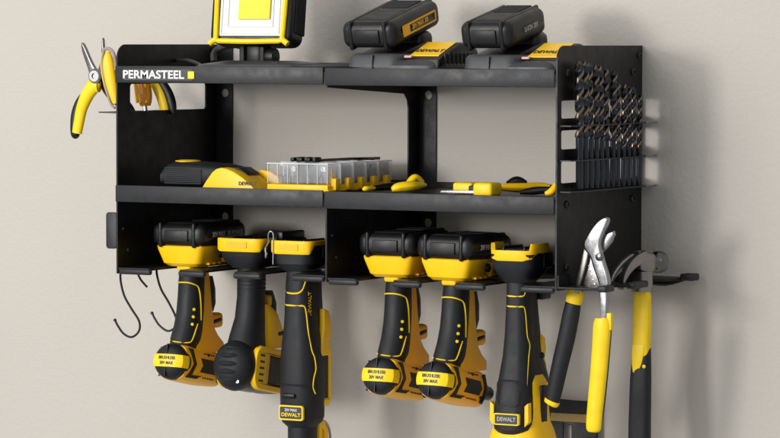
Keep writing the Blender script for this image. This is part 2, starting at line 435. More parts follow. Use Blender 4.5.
def impact(name, words=('BRUSHLESS','20V MAX')):
    root = empty(name, (0,0,0), None, 'impact driver', 'cordless impact drivers with battery hanging in the slots')
    battery('battery', root, z0=.0262, y0=-.038, h=.0282)
    foot_base(root)
    b = B(); b.loft([ring((0,y,z),rx,ry,2.3) for z,y,rx,ry in GR]); gr = b.build('grip', M['rub'], root)
    # yellow rear core of the grip, growing into the housing
    b = B(); b.loft([ring((0,.0105,.004),.0115,.0105,3),ring((0,.012,-.020),.0138,.0125,3.4),ring((0,.012,-.045),.0146,.0145,3.6),ring((0,.012,-.062),.0154,.0165,4),ring((0,.012,-.078),.0162,.020,4),ring((0,.013,-.088),.0172,.028,4),ring((0,.014,-.098),.0186,.039,4.5),ring((0,.014,-.108),.0185,.040,4.5)])
    b.box((0,.041,-.070),(.023,.030,.019),.005,3)
    b.build('handle_core', M['yed'], root)
    b = B(); b.loft([ring((0,.030,-.014),.0085,.0075,3),ring((0,.034,-.030),.0095,.009,3),ring((0,.034,-.048),.0095,.010,3),ring((0,.030,-.058),.009,.009,3)]); b.build('trigger', M['blk'], root)
    b = B(); b.box((.0105,.040,-.070),(.005,.020,.0055),.0025,3,Matrix.Rotation(R(6),3,'X')); b.build('direction_switch', M['blk'], root)
    b = B()
    b.tube([gp(-.020,-50),gp(-.019,-20),gp(-.019,15),gp(-.021,45),gp(-.026,72),gp(-.045,86),gp(-.066,92)], .0009, 6)
    b.tube([gp(-.090,-50),gp(-.091,0),gp(-.092,50),gp(-.088,66),gp(-.070,78)], .0008, 6)
    b.build('grip_piping', M['yeb'], gr)
    b = B()
    for z in (-.052,-.061,-.070):
        p = gp(z, 52, 0); n_ = (p-V((0,p.y*0-.006,z))).normalized(); b.lathe([(0,0),(.0019,0),(.0019,.0008),(0,.0012)], Matrix.Translation(p) @ n_.to_track_quat('Z','Y').to_matrix().to_4x4(), 12)
    b.build('light_dots', M['yeb'], gr)
    # barrel
    F = bt_frame((-.001,-.056,-.113)) @ Matrix.Diagonal((.88,1.0,.88,1))
    b = B(); b.loft([ring((0,t,0),rx,rz,3.8,40,MX) for t,rx,rz in ((.010,.0225,.0235),(.018,.0238,.0255),(.040,.0242,.0262),(.075,.0240,.0262),(.098,.0215,.0245),(.108,.017,.021),(.112,.012,.015))], True, F)
    hs = b.build('housing', M['yed'], root)
    b = B(); b.lathe([(0,-.0052),(.010,-.0048),(.018,-.0030),(.0232,.0006),(.0252,.006),(.0256,.013),(.0246,.019)], F @ Matrix.Rotation(R(-90),4,'X'), 44)
    cp = b.build('rear_cap', M['rub'], root)
    tb = bmesh.new(); bb = B()
    bb.lathe([(0,-.0062),(.010,-.0057),(.0185,-.0038),(.0241,-.0001),(.0262,.006),(.0265,.012),(.02,.0122)], Matrix.Rotation(R(-90),4,'X'), 56)
    for co, no in (((0,0,.0088),(0,0,1)),((0,0,-.0088),(0,0,-1))):
        g = bb.bm.verts[:]+bb.bm.edges[:]+bb.bm.faces[:]
        res = bmesh.ops.bisect_plane(bb.bm, geom=g, plane_co=co, plane_no=no, clear_outer=True)
        bmesh.ops.holes_fill(bb.bm, edges=[e for e in res['geom_cut'] if isinstance(e, bmesh.types.BMEdge)])
    bmesh.ops.transform(bb.bm, matrix=F, verts=bb.bm.verts)
    bd = bb.build('cap_band', M['yeb'], cp)
    b = B()
    b.text(words[0], .0062, F @ facing_front((.001,-.0062,.0036)), .0003, .0001, sx=.85)
    b.text(words[1], .0062, F @ facing_front((.001,-.0062,-.0036)), .0003, .0001, sx=.85)
    b.build('cap_lettering', M['lbl'], bd)
    b = B(); b.box((0,-.0038,.0165),(.0012,.004,.014),.0003,1); b.box((0,-.0038,-.0165),(.0012,.004,.014),.0003,1)
    bmesh.ops.transform(b.bm, matrix=F, verts=b.bm.verts); b.build('cap_seam', M['blk'], cp)
    # side graphics: collar chevron, black arrow window, lower spike, vents
    for sx in (1,-1):
        b = B(); f_ = lambda a,c_,t: F @ V((sx*(.0205+t), a, c_))
        b.plate([(.014,.0205),(.026,.0),(.014,-.0205),(.021,-.0205),(.033,0),(.021,.0205)][::-1], [], f_, .0041)
        b.plate([(.042,.0098),(.080,.0098),(.087,0),(.080,-.0098),(.042,-.0098),(.048,0)][::-1], [], f_, .0042)
        b.plate([(.020,-.0165),(.048,-.0150),(.040,-.0175),(.036,-.0200),(.020,-.0205)], [], f_, .0039)
        b.build('side_panel_graphic', M['blk'], hs)
        b = B()
        for k in range(5): b.box((sx*.0232, .050+k*.0055, .0168),(.0024,.0026,.0022),.0006,1)
        for k in range(5): b.box((sx*.0232, .052+k*.0055, -.0168),(.0024,.0026,.0022),.0006,1)
        bmesh.ops.transform(b.bm, matrix=F, verts=b.bm.verts); b.build('vents', M['lbl'], hs)
        for sy_, sz_ in ((.060,.0205),(.086,-.0150)):
            b = B(); b.lathe([(0,0),(.0021,0),(.0021,.0012),(.0010,.0014),(.0009,.0006),(0,.0006)], F @ Matrix.Translation((sx*.0232,sy_,sz_*.8)) @ Matrix.Rotation(R(90*sx),4,'Y'), 12); b.build('screw', M['bolt'], hs)
        b = B(); b.tube([F@V((sx*.0235,.088,.019)),F@V((sx*.0228,.098,0)),F@V((sx*.0235,.088,-.019))], .0022, 8); b.build('nose_band', M['blk'], hs)
    b = B(); b.lathe([(0,.105),(.0135,.106),(.0145,.112),(.0125,.126),(.0095,.128),(.0095,.142),(.006,.143),(0,.143)], F @ Matrix.Rotation(R(-90),4,'X'), 28); b.build('nose', M['blk'], root)
    return root
YT = [-.160,-.172,-.190]
imp = impact('impact_driver')
slots = [s[0] for s in SL]
imp.location = (slots[0]-.001, -.168, ZTL)
tag(imp, 'yellow and black impact driver with battery hanging in the leftmost slot beside the S hooks')
i2 = copy_tree(imp); i2.rotation_euler = (R(.6),0,R(1.5)); i2.location = (slots[3]+.001, -.176, ZTR); tag(i2, 'yellow and black impact driver with battery hanging just right of the centre panel')
i3 = copy_tree(imp); i3.rotation_euler = (R(-.8),R(.6),R(-1.2)); i3.location = (slots[4]+.002, -.188, ZTR-.001); tag(i3, 'yellow and black impact driver with battery hanging beside the tall yellow based polisher grip')

# ------------------------------------------------------------------ drill without battery
def bare_foot(root, w=.033, d=.036, yc=.004, horns=False):
    k0 = 1.32 if horns else 1.2
    b = B()
    rg = [ring((0,yc-.004,.0008),.019,.024,3),ring((0,yc-.003,.003),.0235,.027,3),ring((0,yc-.002,.008),.0295,.032,3.4),ring((0,yc,.0145),w-.001,d,4),ring((0,yc,.026),w,d+.001,5)]
    b.loft(rg); ft = b.build('foot', M['rub'], root)
    b = B()
    # yellow rim with a smile-shaped lower edge, wrapped round the front
    n = 40; path = []
    for i in range(n+1):
        t = i/n; th = -118+236*t
        a = R(th); e = 2/(3.6 if horns else 5.5)
        path.append((th, V(((w+.0016)*sgnpow(math.sin(a),e), yc-(d+.0022)*sgnpow(math.cos(a),e), 0))))
    rings = []
    for th, p in path:
        drop = .0130 if abs(th) < 46 else max(.004, .0130-.009*((abs(th)-46)/26))
        top = .0315 + (.006 if horns and 44 < abs(th) < 100 else 0)
        if horns: drop = drop*.75+.001; top -= .002
        q = V((p.x*.88, yc+(p.y-yc)*.90, 0)); pb = V((p.x*.965, yc+(p.y-yc)*.97, 0))
        rings.append([V((q.x,q.y,top)),V((p.x*.99,p.y,top)),V((p.x,p.y,top-.0015)),V((p.x,p.y,.031-drop+.002)),V((pb.x,pb.y,.031-drop)),V((q.x,q.y,.031-drop))])
    b.loft(rings); rm = b.build('foot_rim', M['yel'], ft, 50)
    b = B()
    if horns:
        for k in range(4): b.box((-.020+k*.010,.000,.0262),(.005,.03,.004),.001,1)
    else:
        b.box((-.003,yc-d-.0020,.0250),(.026,.0006,.0058),.0002,1); b.box((.011,yc-d-.0026,.0250),(.005,.0012,.0062),.0005,1)
    b.build('latch_recess', M['yed'], rm)
    b = B(); b.box((0,yc+.006,.0285),(w*1.5,d*1.6,.004),.001,1); b.box((-w*.45,yc+.004,.0305),(.004,d*1.6,.004),.001,1); b.box((w*.45,yc+.004,.0305),(.004,d*1.6,.004),.001,1); b.box((w-.002,yc+.012,.020),(.006,.03,.014),.002,2); b.build('battery_rails', M['blk'], ft)
    for o in [ft]+list(ft.children)+[c for q in ft.children for c in q.children]:
        for v in o.data.vertices: v.co.z *= k0
    return ft
def drill(loc):
    root = empty('drill', loc, 'bare dark grey and yellow drill without battery, ribbed round motor cap, second slot from left', 'drill')
    bare_foot(root)
    G = [(.003,0,.0158,.018),(-.010,0,.0160,.0185),(-.035,-.001,.0158,.0185),(-.060,-.004,.0166,.020),(-.080,-.010,.0190,.024),(-.100,-.014,.022,.028)]
    b = B(); b.loft([ring((0,y,z),rx,ry,2.4) for z,y,rx,ry in G]); 
    for k in range(4): b.loft([ring((0,0,-.010-k*.005+.0008),.0160,.0187,2.4),ring((0,0,-.010-k*.005),.0166,.0192,2.4),ring((0,0,-.010-k*.005-.0008),.0160,.0187,2.4)])
    b.build('grip', M['rub'], root)
    F = bt_frame((0,-.040,-.117))
    FZ = F @ Matrix.Rotation(R(-90),4,'X')
    b = B(); b.lathe([(0,-.020),(.012,-.0195),(.021,-.0165),(.0275,-.011),(.0305,-.003),(.0312,.004),(.0300,.010),(.0265,.013)], FZ @ Matrix.Diagonal((.86,1,1,1)), 48)
    cp = b.build('motor_cap', M['rub'], root)
    b = B()
    for k in range(5):
        z = .020-k*.0098; rr = math.sqrt(max(.0001,.0305**2-z*z)); ln = rr*1.36
        pts = [F@V((-ln*.5+ln*j/6, -.0215+.0165*((abs(-.5+j/6)*ln/.0140)**2)*.42+.012*(z/.0305)**2, z)) for j in range(7)]
        b.tube(pts, lambda t: .0028*(1-.5*abs(2*t-1)**3), 8)
    b.build('cap_ribs', M['rub'], cp)
    b = B(); b.loft([ring((0,t,0),rx,rz,3.2,32,MX) for t,rx,rz in ((.004,.0235,.0270),(.020,.0250,.0280),(.075,.0245,.0275),(.096,.021,.025),(.102,.017,.02))], True, F)
    hs = b.build('housing', M['blk'], root)
    for sx in (1,-1):
        b = B(); f_ = lambda a,c_,t: F @ V((sx*(.022+t), a, c_))
        b.plate(rrect(.004,-.0260,.096,.0262,.015,8), [rrect(.032,-.0180,.084,.0182,.007,6)[::-1]], f_, .0058, .0015)
        b.build('side_frame', M['yel'], hs)
        b = B()
        for k in range(5): b.box((sx*.0278,.018,-.0155+k*.0078),(.0010,.011,.0028),.0004,1)
        bmesh.ops.transform(b.bm, matrix=F, verts=b.bm.verts); b.build('vents', M['lbl'], hs)
        b = B(); b.box((sx*.0258,.036,0),(.0020,.0035,.034),.0005,1); bmesh.ops.transform(b.bm, matrix=F, verts=b.bm.verts); b.build('ring', M['yed'], hs)
    b = B(); b.loft([ring((0,.012,-.045),.0150,.010,3),ring((0,.024,-.058),.0185,.016,3.4),ring((0,.028,-.078),.0205,.022,4),ring((0,.030,-.100),.022,.034,4)]); 
    b.box((0,.047,-.080),(.026,.014,.018),.004,3); b.box((0,.030,-.042),(.020,.010,.016),.004,3); b.build('handle_core', M['yel'], root)
    b = B(); b.loft([ring((0,.034,-.030),.0085,.0075,3),ring((0,.040,-.046),.0095,.010,3),ring((0,.040,-.062),.0095,.010,3),ring((0,.034,-.070),.009,.009,3)]); b.build('trigger', M['blk'], root)
    b = B(); b.box((.0175,.040,-.083),(.008,.024,.007),.003,3); b.build('direction_switch', M['blk'], root)
    b = B(); b.lathe([(0,.10),(.0215,.101),(.022,.118),(.018,.122),(.0175,.130),(.010,.135),(0,.135)], FZ, 30); b.build('chuck', M['blk'], root)
    b = B(); b.tube([F@V((.024,.096,.030)),F@V((.025,.112,.026)),F@V((.025,.120,.010)),F@V((.024,.122,-.01))], .0014, 8); b.build('belt_clip', M['ste'], root)
    b = B(); b.lathe([(0,0),(.0024,0),(.0024,.001),(0,.0014)], F @ Matrix.Translation((.013,-.0120,-.0205)) @ Matrix.Rotation(R(90),4,'X'), 12); b.build('screw', M['ste'], cp)
    return root
drill((slots[1]+.001, -.160, ZTL))

# ------------------------------------------------------------------ right-angle tool (third slot)
def angle_tool(loc):
    root = empty('angle_drill', loc, 'long dark grey right angle drill without battery, small yellow framed label low on its body', 'angle drill')
    bare_foot(root, .0315, .034)
    G = [(.003,0,.0170,.019),(-.020,0,.0185,.021),(-.050,0,.0195,.022),(-.068,0,.0205,.023),(-.085,.001,.0235,.025),(-.105,.002,.0258,.027),(-.150,.003,.0268,.028),(-.178,.003,.0262,.028),(-.184,.003,.024,.026),(-.190,.003,.0170,.020),(-.230,.003,.0165,.020),(-.260,.003,.0150,.018)]
    b = B(); b.loft([ring((0,y,z),rx,ry,2.7,32) for z,y,rx,ry in G]); bd = b.build('body', M['rub'], root)
    g = lambda z,th,o=.0004: gp(z,th,o,G)
    b = B()
    b.tube([g(-.024,-60),g(-.026,-20),g(-.026,15),g(-.022,35),g(-.012,48),g(-.006,56)], .0011, 6)
    b.tube([g(-.040,-60),g(-.041,-20),g(-.041,30),g(-.043,45),g(-.055,52),g(-.075,56),g(-.095,62),g(-.104,70),g(-.118,74),g(-.128,66),g(-.140,62),g(-.148,70)], .0011, 6)
    b.build('piping', M['yeb'], bd)
    b = B(); b.plate([(.000,.004),(.024,.004),(.026,-.030),(.030,-.060),(.034,-.090),(.034,-.150),(.020,-.156),(.012,-.140),(.020,-.110),(.010,-.080),(.004,-.050)], [], lambda a,c_,t: V((-.016+t,a,c_)), .034, .004)
    cr = b.build('rear_core', M['blk'], root)
    b = B(); b.plate([(.026,-.046),(.040,-.050),(.046,-.066),(.046,-.082),(.040,-.086),(.046,-.092),(.046,-.158),(.040,-.166),(.018,-.166),(.016,-.100),(.020,-.090),(.026,-.070)][::-1],[rrect(.022,-.156,.040,-.104,.002)[::-1]], lambda a,c_,t: V((.0-.019+t,a-.009,c_)), .044, .002); b.build('side_frame', M['yel'], root)
    b = B(); b.box((.003,.022,-.130),(.040,.019,.054),.001,1); b.build('side_grille', M['blk'], root)
    b = B(); b.plate([(.026,-.012),(.032,-.012),(.032,-.058),(.027,-.058)],[], lambda a,c_,t: V((-.006+t,a,c_)), .012, .002); b.build('trigger', M['blk'], root)
    b = B(); b.text('DEWALT', .0078, Matrix.Translation(g(-.040,68,.0006)) @ Matrix.Rotation(R(75),4,'Z') @ TF @ Matrix.Rotation(R(90),4,'Z'), .0002); b.build('side_lettering', M['yel'], bd)
    b = B(); yl = -.0262
    b.plate(rrect(-.018,-.180,.018,-.162,.003),[rrect(-.0163,-.1783,.0163,-.1637,.002)[::-1]], lambda a,c_,t: V((a,yl-.0016+t,c_)), .004); fr = b.build('label_frame', M['yeb'], root)
    b = B(); b.box((0,yl+.0005,-.171),(.033,.003,.015)); b.build('label', M['lbl'], fr)
    b = B(); b.text('20V MAX', .0046, facing_front((0,yl-.0013,-.1677)), .0002); b.build('label_small_text', M['wht'], fr)
    b = B(); b.text('DEWALT', .0062, facing_front((0,yl-.0013,-.1735)), .0002, .0001, sx=1.15); b.build('label_text', M['yeb'], fr)
    b = B(); b.box((-.004,yl-.0005,-.1505),(.020,.005,.0055),.002,2); b.box((0,-.0255,-.137),(.046,.004,.0012),.0005,1); b.build('front_rib', M['blk'], root)
    b = B(); b.plate([(.020,-.182),(.034,-.184),(.044,-.196),(.046,-.215),(.046,-.240),(.022,-.240)][::-1],[[(.028,-.192),(.036,-.197),(.038,-.232),(.028,-.232)]], lambda a,c_,t: V((-.010+t,a,c_)), .026, .0015); b.build('lever', M['yel'], root)
    b = B(); b.tube([(.012,.018,-.184),(.014,.036,-.186),(.014,.050,-.198),(.014,.053,-.22),(.014,.052,-.25)], .0018, 8); b.build('wire_guard', M['ste'], root)
    b = B(); b.box((0,.010,-.262),(.032,.05,.03),.008,3); b.build('head', M['blk'], root)
    return root
ang = angle_tool((slots[2]+.001, -.176, ZTL)); ang.scale = (.93,.93,1)
# spring belt clip between the two bare feet
b = B(); x = P(273,240,-.20).x
z0 = P(273,264,-.20).z; z1 = P(273,231,-.20).z
b.tube([(x-.0075,-.205,z0+.008),(x-.006,-.205,z0+.012),(x-.0085,-.205,z0+.018),(x-.0035,-.205,z0+.027),(x-.0035,-.205,z1-.004),(x,-.205,z1),(x+.0035,-.205,z1-.004),(x+.0035,-.205,z0+.02),(x+.003,-.205,z0)], .0011, 8)
b.box((x-.0072,-.200,z0+.014),(.0016,.012,.014),.0005,1)
for q in (b,): pass
clip = empty('belt_hook', (0,0,0), 'bent steel belt hook standing between the two tools without batteries', 'belt hook')
b.build('bent_wire', M['ste'], clip)
b = B(); b.box((x+.007,-.170,z1-.006),(.010,.055,.010),.002,2); b.box((x+.0045,-.185,z1-.018),(.002,.03,.03),.0007,1); b.build('hook_plate', M['blk'], clip)

# ------------------------------------------------------------------ tall tool with yellow base (last slot)
def polisher(loc):
    root = empty('polisher', loc, 'tall black gripped power tool widening into a yellow base, hollow yellow rimmed foot, last slot', 'power tool')
    bare_foot(root, .0365, .038, .006, horns=True)
    G = [(.003,0,.0165,.019),(-.010,0,.0170,.0195),(-.030,0,.0172,.0205),(-.060,0,.0188,.022),(-.085,-.001,.0210,.024),(-.112,-.003,.0256,.029),(-.130,-.005,.0280,.032),(-.158,-.007,.0295,.034),(-.170,-.007,.0290,.034),(-.177,-.005,.022,.028)]
    b = B(); b.loft([ring((0,y,z),rx,ry,2.8,32) for z,y,rx,ry in G]); bd = b.build('grip', M['rub'], root)
    g = lambda z,th,o=.0004: gp(z,th,o,G)
    b = B()
    b.tube([g(-.014,-60),g(-.015,-20),g(-.015,30),g(-.014,48),g(-.008,58),g(-.002,62)], .0010, 6)
    b.tube([g(-.026,-60),g(-.027,-20),g(-.027,30),g(-.029,52),g(-.048,60),g(-.062,64),g(-.072,76),g(-.085,68),g(-.115,56),g(-.140,52),g(-.150,45)], .0010, 6)
    b.build('piping', M['yeb'], bd)
    b = B(); b.loft([ring((0,.024,.004),.012,.010,3),ring((0,.026,-.035),.0145,.013,3),ring((0,.028,-.070),.0165,.018,3.4),ring((0,.026,-.100),.022,.028,3.4),ring((0,.022,-.118),.028,.036,3.4)])
    b.build('rear_core', M['blk'], root)
    b = B(); b.plate([(.034,-.062),(.044,-.066),(.048,-.080),(.044,-.090),(.050,-.10),(.05,-.115),(.03,-.115)][::-1],[], lambda a,c_,t: V((-.014+t,a,c_)), .034, .003)
    b.loft([ring((0,.012,z),rx,ry,3.2,36) for z,rx,ry in ((-.108,.0255,.026),(-.116,.0300,.031),(-.128,.0320,.034),(-.150,.0330,.036),(-.164,.0345,.039),(-.174,.0385,.046),(-.186,.0425,.050),(-.205,.0440,.052),(-.235,.044,.052))])
    ys = b.build('base_housing', M['yel'], root)
    b = B(); b.tube([(q[0], -.0395+.30*abs(q[0])**1.5*2.4, q[1]) for q in rrect(-.0165,-.142,.0165,-.112,.006)]+[(.0165,-.0379,-.118)], .0007, 6, smooth=0); b.build('embossed_outline', M['blk'], bd)
    b = B(); b.plate(rrect(-.0195,-.164,.0195,-.1505,.002),[rrect(-.0180,-.1627,.0180,-.1518,.0015)[::-1]], lambda a,c_,t: V((a,-.0425+t,c_)), .006); fr = b.build('label_frame', M['yeb'], root)
    b = B(); b.box((0,-.0405,-.1573),(.036,.003,.0108)); b.build('label', M['lbl'], fr)
    b = B(); b.text('DEWALT', .0066, facing_front((0,-.0423,-.1574)), .0002, .0001, sx=1.1); b.build('label_text', M['gink'], fr)
    b = B(); b.box((.0315,.012,-.142),(.006,.020,.044),.002,2); b.build('side_switch', M['blk'], root)
    for sx in (-1,1):
        b = B(); b.plate([(sx*.0245,-.142),(sx*.0300,-.138),(sx*.0305,-.160),(sx*.0245,-.166)], [], lambda a,c_,t: V((a,-.0330+t,c_)), .010); b.build('front_tab', M['yel'], root)
    b = B(); b.lathe([(0,0),(.004,0),(.0045,.003),(.003,.006),(0,.007)], Matrix.Translation((.016,.034,-.088)) @ Matrix.Rotation(R(70),4,'Y'), 18); b.build('lock_button', M['blk'], root)
    b = B(); b.box((.004,.052,-.012),(.03,.03,.02),.004,2); b.build('trigger_lever', M['blk'], root)
    return root
pol = polisher((slots[5]+.003, -.196, ZTR)); pol.scale = (.82,.82,1)

# ------------------------------------------------------------------ black bracket on the wall behind the pliers
br = empty('wall_bracket', (0,0,0), 'black bracket with gold speckled strip on the wall behind the plier handles', 'bracket')
fy = lambda y: (lambda a,c_,t: V((a,y+t,c_)))
a0, a1 = P(541,398,-.012), P(597,440,-.012)
zt, zb = a0.z, a1.z
xl, xr = a0.x, a1.x
zm = P(560,422,-.012).z
B().plate([(xl,zt+.001),(xr,zt-.002),(xr,zb-.02),(xr-.034,zb-.02),(xr-.034,zm-.003),(xl+.030,zm-.001),(xl+.030,zb-.02),(xl,zb-.02)][::-1], [circ(xr-.006,zt-.012,.0028)], fy(-.012), .003, .0006).build('front_plate', M['rack'], br)
b = B(); b.box(((xl+xr)/2,-.0055,zt-.003),(xr-xl-.004,.0065,.003),.001,1); b.build('top_flange', M['rack'], br)
z_a, z_b = P(560,413,-.012).z, P(560,421,-.012).z
b = B(); b.box(((xl+xr)/2+.002,-.0132,(z_a+z_b)/2),(xr-xl-.024,.0012,z_a-z_b)); b.build('gold_strip', M['gold'], br)
b = B(); p = P(585,410,-.062); b.lathe([(0,0),(.0035,0),(.003,.0015),(0,.002)], Matrix.Translation(V((xr-.006,-.0125,zt-.012))) @ Matrix.Rotation(R(90),4,'X'), 14); b.build('screw', M['ste'], br)

# ------------------------------------------------------------------ water pump pliers
def pxpoly(pts, y, k=0):
    q = [(P(a,c_,y).x, P(a,c_,y).z) for a, c_ in pts]
    return poly_spline(q, k) if k else q
def slab(pts, y, t, m, name, parent, k=3, bev=.001, holes=[]):
    b = B(); b.plate(pxpoly(pts, y, k), holes, lambda a,c_,s: V((a,y+s,c_)), t, bev); return b.build(name, m, parent)
def handle(pts, rad, y, m, name, parent, flat=.75, n=20):
    """fat tapered grip following pixels; elliptical section"""
    q = spline([P(a,c_,y) for a,c_ in pts], 5); N = len(q); rr = spline([V((r,0,0)) for r in rad], 5)
    rings = []
    for i, p in enumerate(q):
        t = (q[min(i+1,N-1)]-q[max(i-1,0)]).normalized(); sd = V((0,1,0)).cross(t).normalized(); r = rr[i].x
        rings.append([p+sd*(r*math.cos(2*math.pi*k/n))+V((0,1,0))*(r*flat*math.sin(2*math.pi*k/n)) for k in range(n)])
    b = B(); b.loft(rings); return b.build(name, m, parent)
pl = empty('water_pump_pliers', (0,0,0), 'steel water pump pliers, one grey and one yellow handle, hung on the right side fork', 'pliers')
yp = -.196
slab([(604,217),(597,221),(591,228),(586,236),(583,243),(584,250),(589,256),(592,266),(596,277),(600,287),(606,291),(609,286),(608,276),(604,263),(601,252),(600,243),(603,234),(607,225),(608,219)], yp-.007, .008, M['ste'], 'upper_jaw', pl, k=3, bev=.0026)
slab([(598,238),(604,234),(613,231),(614,235),(611,242),(606,249),(602,253),(596,250)], yp+.001, .007, M['ste'], 'lower_jaw', pl, k=0, bev=.0018)
slab([(584,247),(589,248),(587,262),(582,279),(578,294),(573.5,293),(576,280),(580.5,262)], yp-.004, .005, M['hst'], 'handle_arm', pl, k=0, bev=.0012)
slab([(588,252),(597,262),(602,276),(603,287),(594,292),(581,292),(585,272)], yp+.001, .004, M['dst'], 'slide_plate', pl, k=0, bev=.0005)
b = B()
for q in range(5):
    p = P(589+1.5*q, 266+4.6*q, yp); b.lathe([(0,0),(.0014,0),(.0012,.0008),(0,.001)], Matrix.Translation(V((p.x-.001,yp+.0012,p.z))) @ Matrix.Rotation(R(90),4,'X'), 10)
b.build('adjuster_teeth', M['ste'], pl)
b = B(); p = P(600,257,yp-.008); b.lathe([(0,0),(.0048,0),(.0048,.0018),(.003,.0028),(0,.003)], Matrix.Translation(V((p.x-.001,yp-.0065,p.z))) @ Matrix.Rotation(R(90),4,'X'), 20); b.build('pivot', M['dst'], pl)
slab([(599,284),(606,286),(606.5,300),(606,326),(600,326),(600,300)], yp-.004, .006, M['ste'], 'handle_tang', pl, k=0)
h1 = handle([(576,289),(575,296),(573.5,303)], [.0088,.0102,.0098], yp+.003, M['yeb'], 'grip_collar', pl)
handle([(574,299),(571,315),(566,340),(560,365),(555,388),(552,402)], [.0090,.0104,.0106,.0102,.0097,.0090], yp+.003, M['rub'], 'grey_grip', pl)
handle([(552.5,400),(551,404),(550.5,405)], [.0096,.0088,.003], yp+.003, M['yeb'], 'grip_end', pl)
handle([(602,318),(602,326),(600.5,350),(598,380),(595,410),(593.6,428),(593.4,432)], [.0085,.0108,.0106,.0103,.0098,.0092,.006], yp-.001, M['yeb'], 'yellow_grip', pl, .6)
handle([(608.5,318),(607.5,330),(606,350),(603.5,380),(600.5,410),(598.6,429)], [.0025,.0050,.0052,.005,.0046,.003], yp+.005, M['blk'], 'grip_edge', pl, .9)
slab([(606,313),(611,313),(611,330),(605,330)], yp-.003, .006, M['yeb'], 'thumb_stop', pl, k=0)

# ------------------------------------------------------------------ hammer
hy = -.092; HO = P(642.5, 288, hy)
hm = empty('claw_hammer', HO, 'claw hammer with steel head and yellow and black handle, hung nearest the wall', 'hammer', rot=(0,0,R(62)))
# local: x along the head (face at +x), y across the head, z up
b = B(); b.loft([ring((x_,0,zc),ry,rz,4,28,MYZ) for x_,zc,ry,rz in ((-.012,.0345,.0115,.0085),(-.008,.0315,.0122,.0120),(.000,.0290,.0125,.0140),(.008,.0295,.0118,.0125),(.012,.0300,.0100,.0105))])
b.loft([ring((-.001,0,z),rx,ry,4,24) for z,rx,ry in ((-.004,.0100,.0105),(.006,.0105,.0115),(.020,.0100,.0120))])
b.build('head', M['hst'], hm)
for s_ in (-1,1):
    rings = []
    for k in range(19):
        t = k/18; ang = .15+t*1.2
        x_ = .006-.056*math.sin(ang)/math.sin(1.35)*.86; z_ = .0375-.036*(1-math.cos(ang))/(1-math.cos(1.35))
        nx_, nz_ = math.sin(ang)*-.6, .8
        wv = .0088*(1-.10*t); th = .0080*(1-t)**.7+.0017; yy = s_*(.0055+.0072*t)
        rings.append([V((x_+th*.7*nx_*math.sin(a), yy+wv*sgnpow(math.cos(a),.6)*.72, z_+th*nz_*sgnpow(math.sin(a),.6))) for a in [2*math.pi*j/20 for j in range(20)]])
    b = B(); b.loft(rings); b.build('claw', M['hst'], hm)
b = B(); b.lathe([(.0100,0),(.0088,.003),(.0090,.007),(.0115,.0095),(.0128,.0125),(.0130,.018),(.0120,.0215),(.009,.0235),(0,.0240)], Matrix.Translation((.008,0,.030)) @ Matrix.Rotation(R(90),4,'Y'), 32); b.build('striking_face', M['fst'], hm)
cr_ = Matrix.Rotation(R(-62),3,'Z')
def hand_sec(z0, z1, prof, m, name):
    b = B(); b.loft([ring((x_,0,z),rx*.86,ry*.60,3.4,28,cr_) for z,x_,rx,ry in prof]); return b.build(name, m, hm)
hand_sec(0,0,[(.002,0,.0095,.0105),(-.010,0,.0115,.012),(-.040,0,.0125,.0125),(-.070,-.001,.0125,.012),(-.090,-.001,.0115,.0112)], M['yeb'], 'handle')
hand_sec(0,0,[(-.070,0,.0118,.011),(-.085,-.001,.0132,.0125),(-.110,-.002,.0145,.0135),(-.160,-.003,.0152,.0142),(-.210,-.003,.0156,.0145),(-.250,-.002,.0152,.0142),(-.262,-.002,.012,.011)], M['rub'], 'grip')
b = B()
cr_ = Matrix.Rotation(R(-62),3,'Z')   # yellow wedge facing the room
b.plate([(-.0095,-.066),(.0085,-.066),(.0078,-.076),(.0052,-.088),(.0010,-.098),(-.0040,-.103),(-.0082,-.099),(-.0100,-.090),(-.0100,-.078)], [], lambda a,c_,t: cr_ @ V((a*.86-.001,-.0084-.02*(-.068-c_)+t,c_)), .005, .0008); 
b.build('handle_inlay', M['yeb'], hm)
b = B(); b.plate([(.0095,-.112),(.0118,-.112),(.0125,-.165),(.0125,-.25),(.010,-.25),(.0095,-.18)], [], lambda a,c_,t: cr_ @ V((a*.86-.0035,-.0093+t,c_)), .006); b.build('grip_stripe', M['yeb'], hm)
b = B(); b.lathe([(0,0),(.0022,0),(.0022,.001),(0,.0014)], Matrix.Translation(cr_ @ V((.0062,-.0078,-.092))) @ (cr_.to_4x4()) @ Matrix.Rotation(R(90),4,'X'), 12); b.build('hang_dot', M['yeb'], hm)

# ------------------------------------------------------------------ S hooks
def shook(pts, y, lab):
    b = B(); b.tube([P(a,c_,y+dy) for a,c_,dy in pts], .0014, 10, smooth=5)
    e = P(pts[-1][0],pts[-1][1],y+pts[-1][2]); b.lathe([(0,-.002),(.002,-.0012),(.0022,0),(.0016,.0014),(0,.002)], Matrix.Translation(e), 12)
    o = b.build('s_hook', M['blk']); tag(o, lab, 'hook', 'black wire S hooks on the tray')
shook([(147,287,.03),(141,280,.03),(137,273,.02),(130,267,.0),(122,268,-.01),(120.5,279,0),(124,295,0),(131,308,0),(139,321,0),(139,331,0),(132,337,0),(124,334,0),(118,326,0),(115,320,0)], -.205, 'black wire S hook hanging at the far left of the bottom tray')
shook([(160,268,.02),(157,268,.01),(157,275,0),(161,289,0),(169,303,0),(176,318,0),(175,327,0),(168,331,0),(160,326,0),(155,319,0),(152,313,0)], -.185, 'black wire S hook nearest the leftmost impact driver')

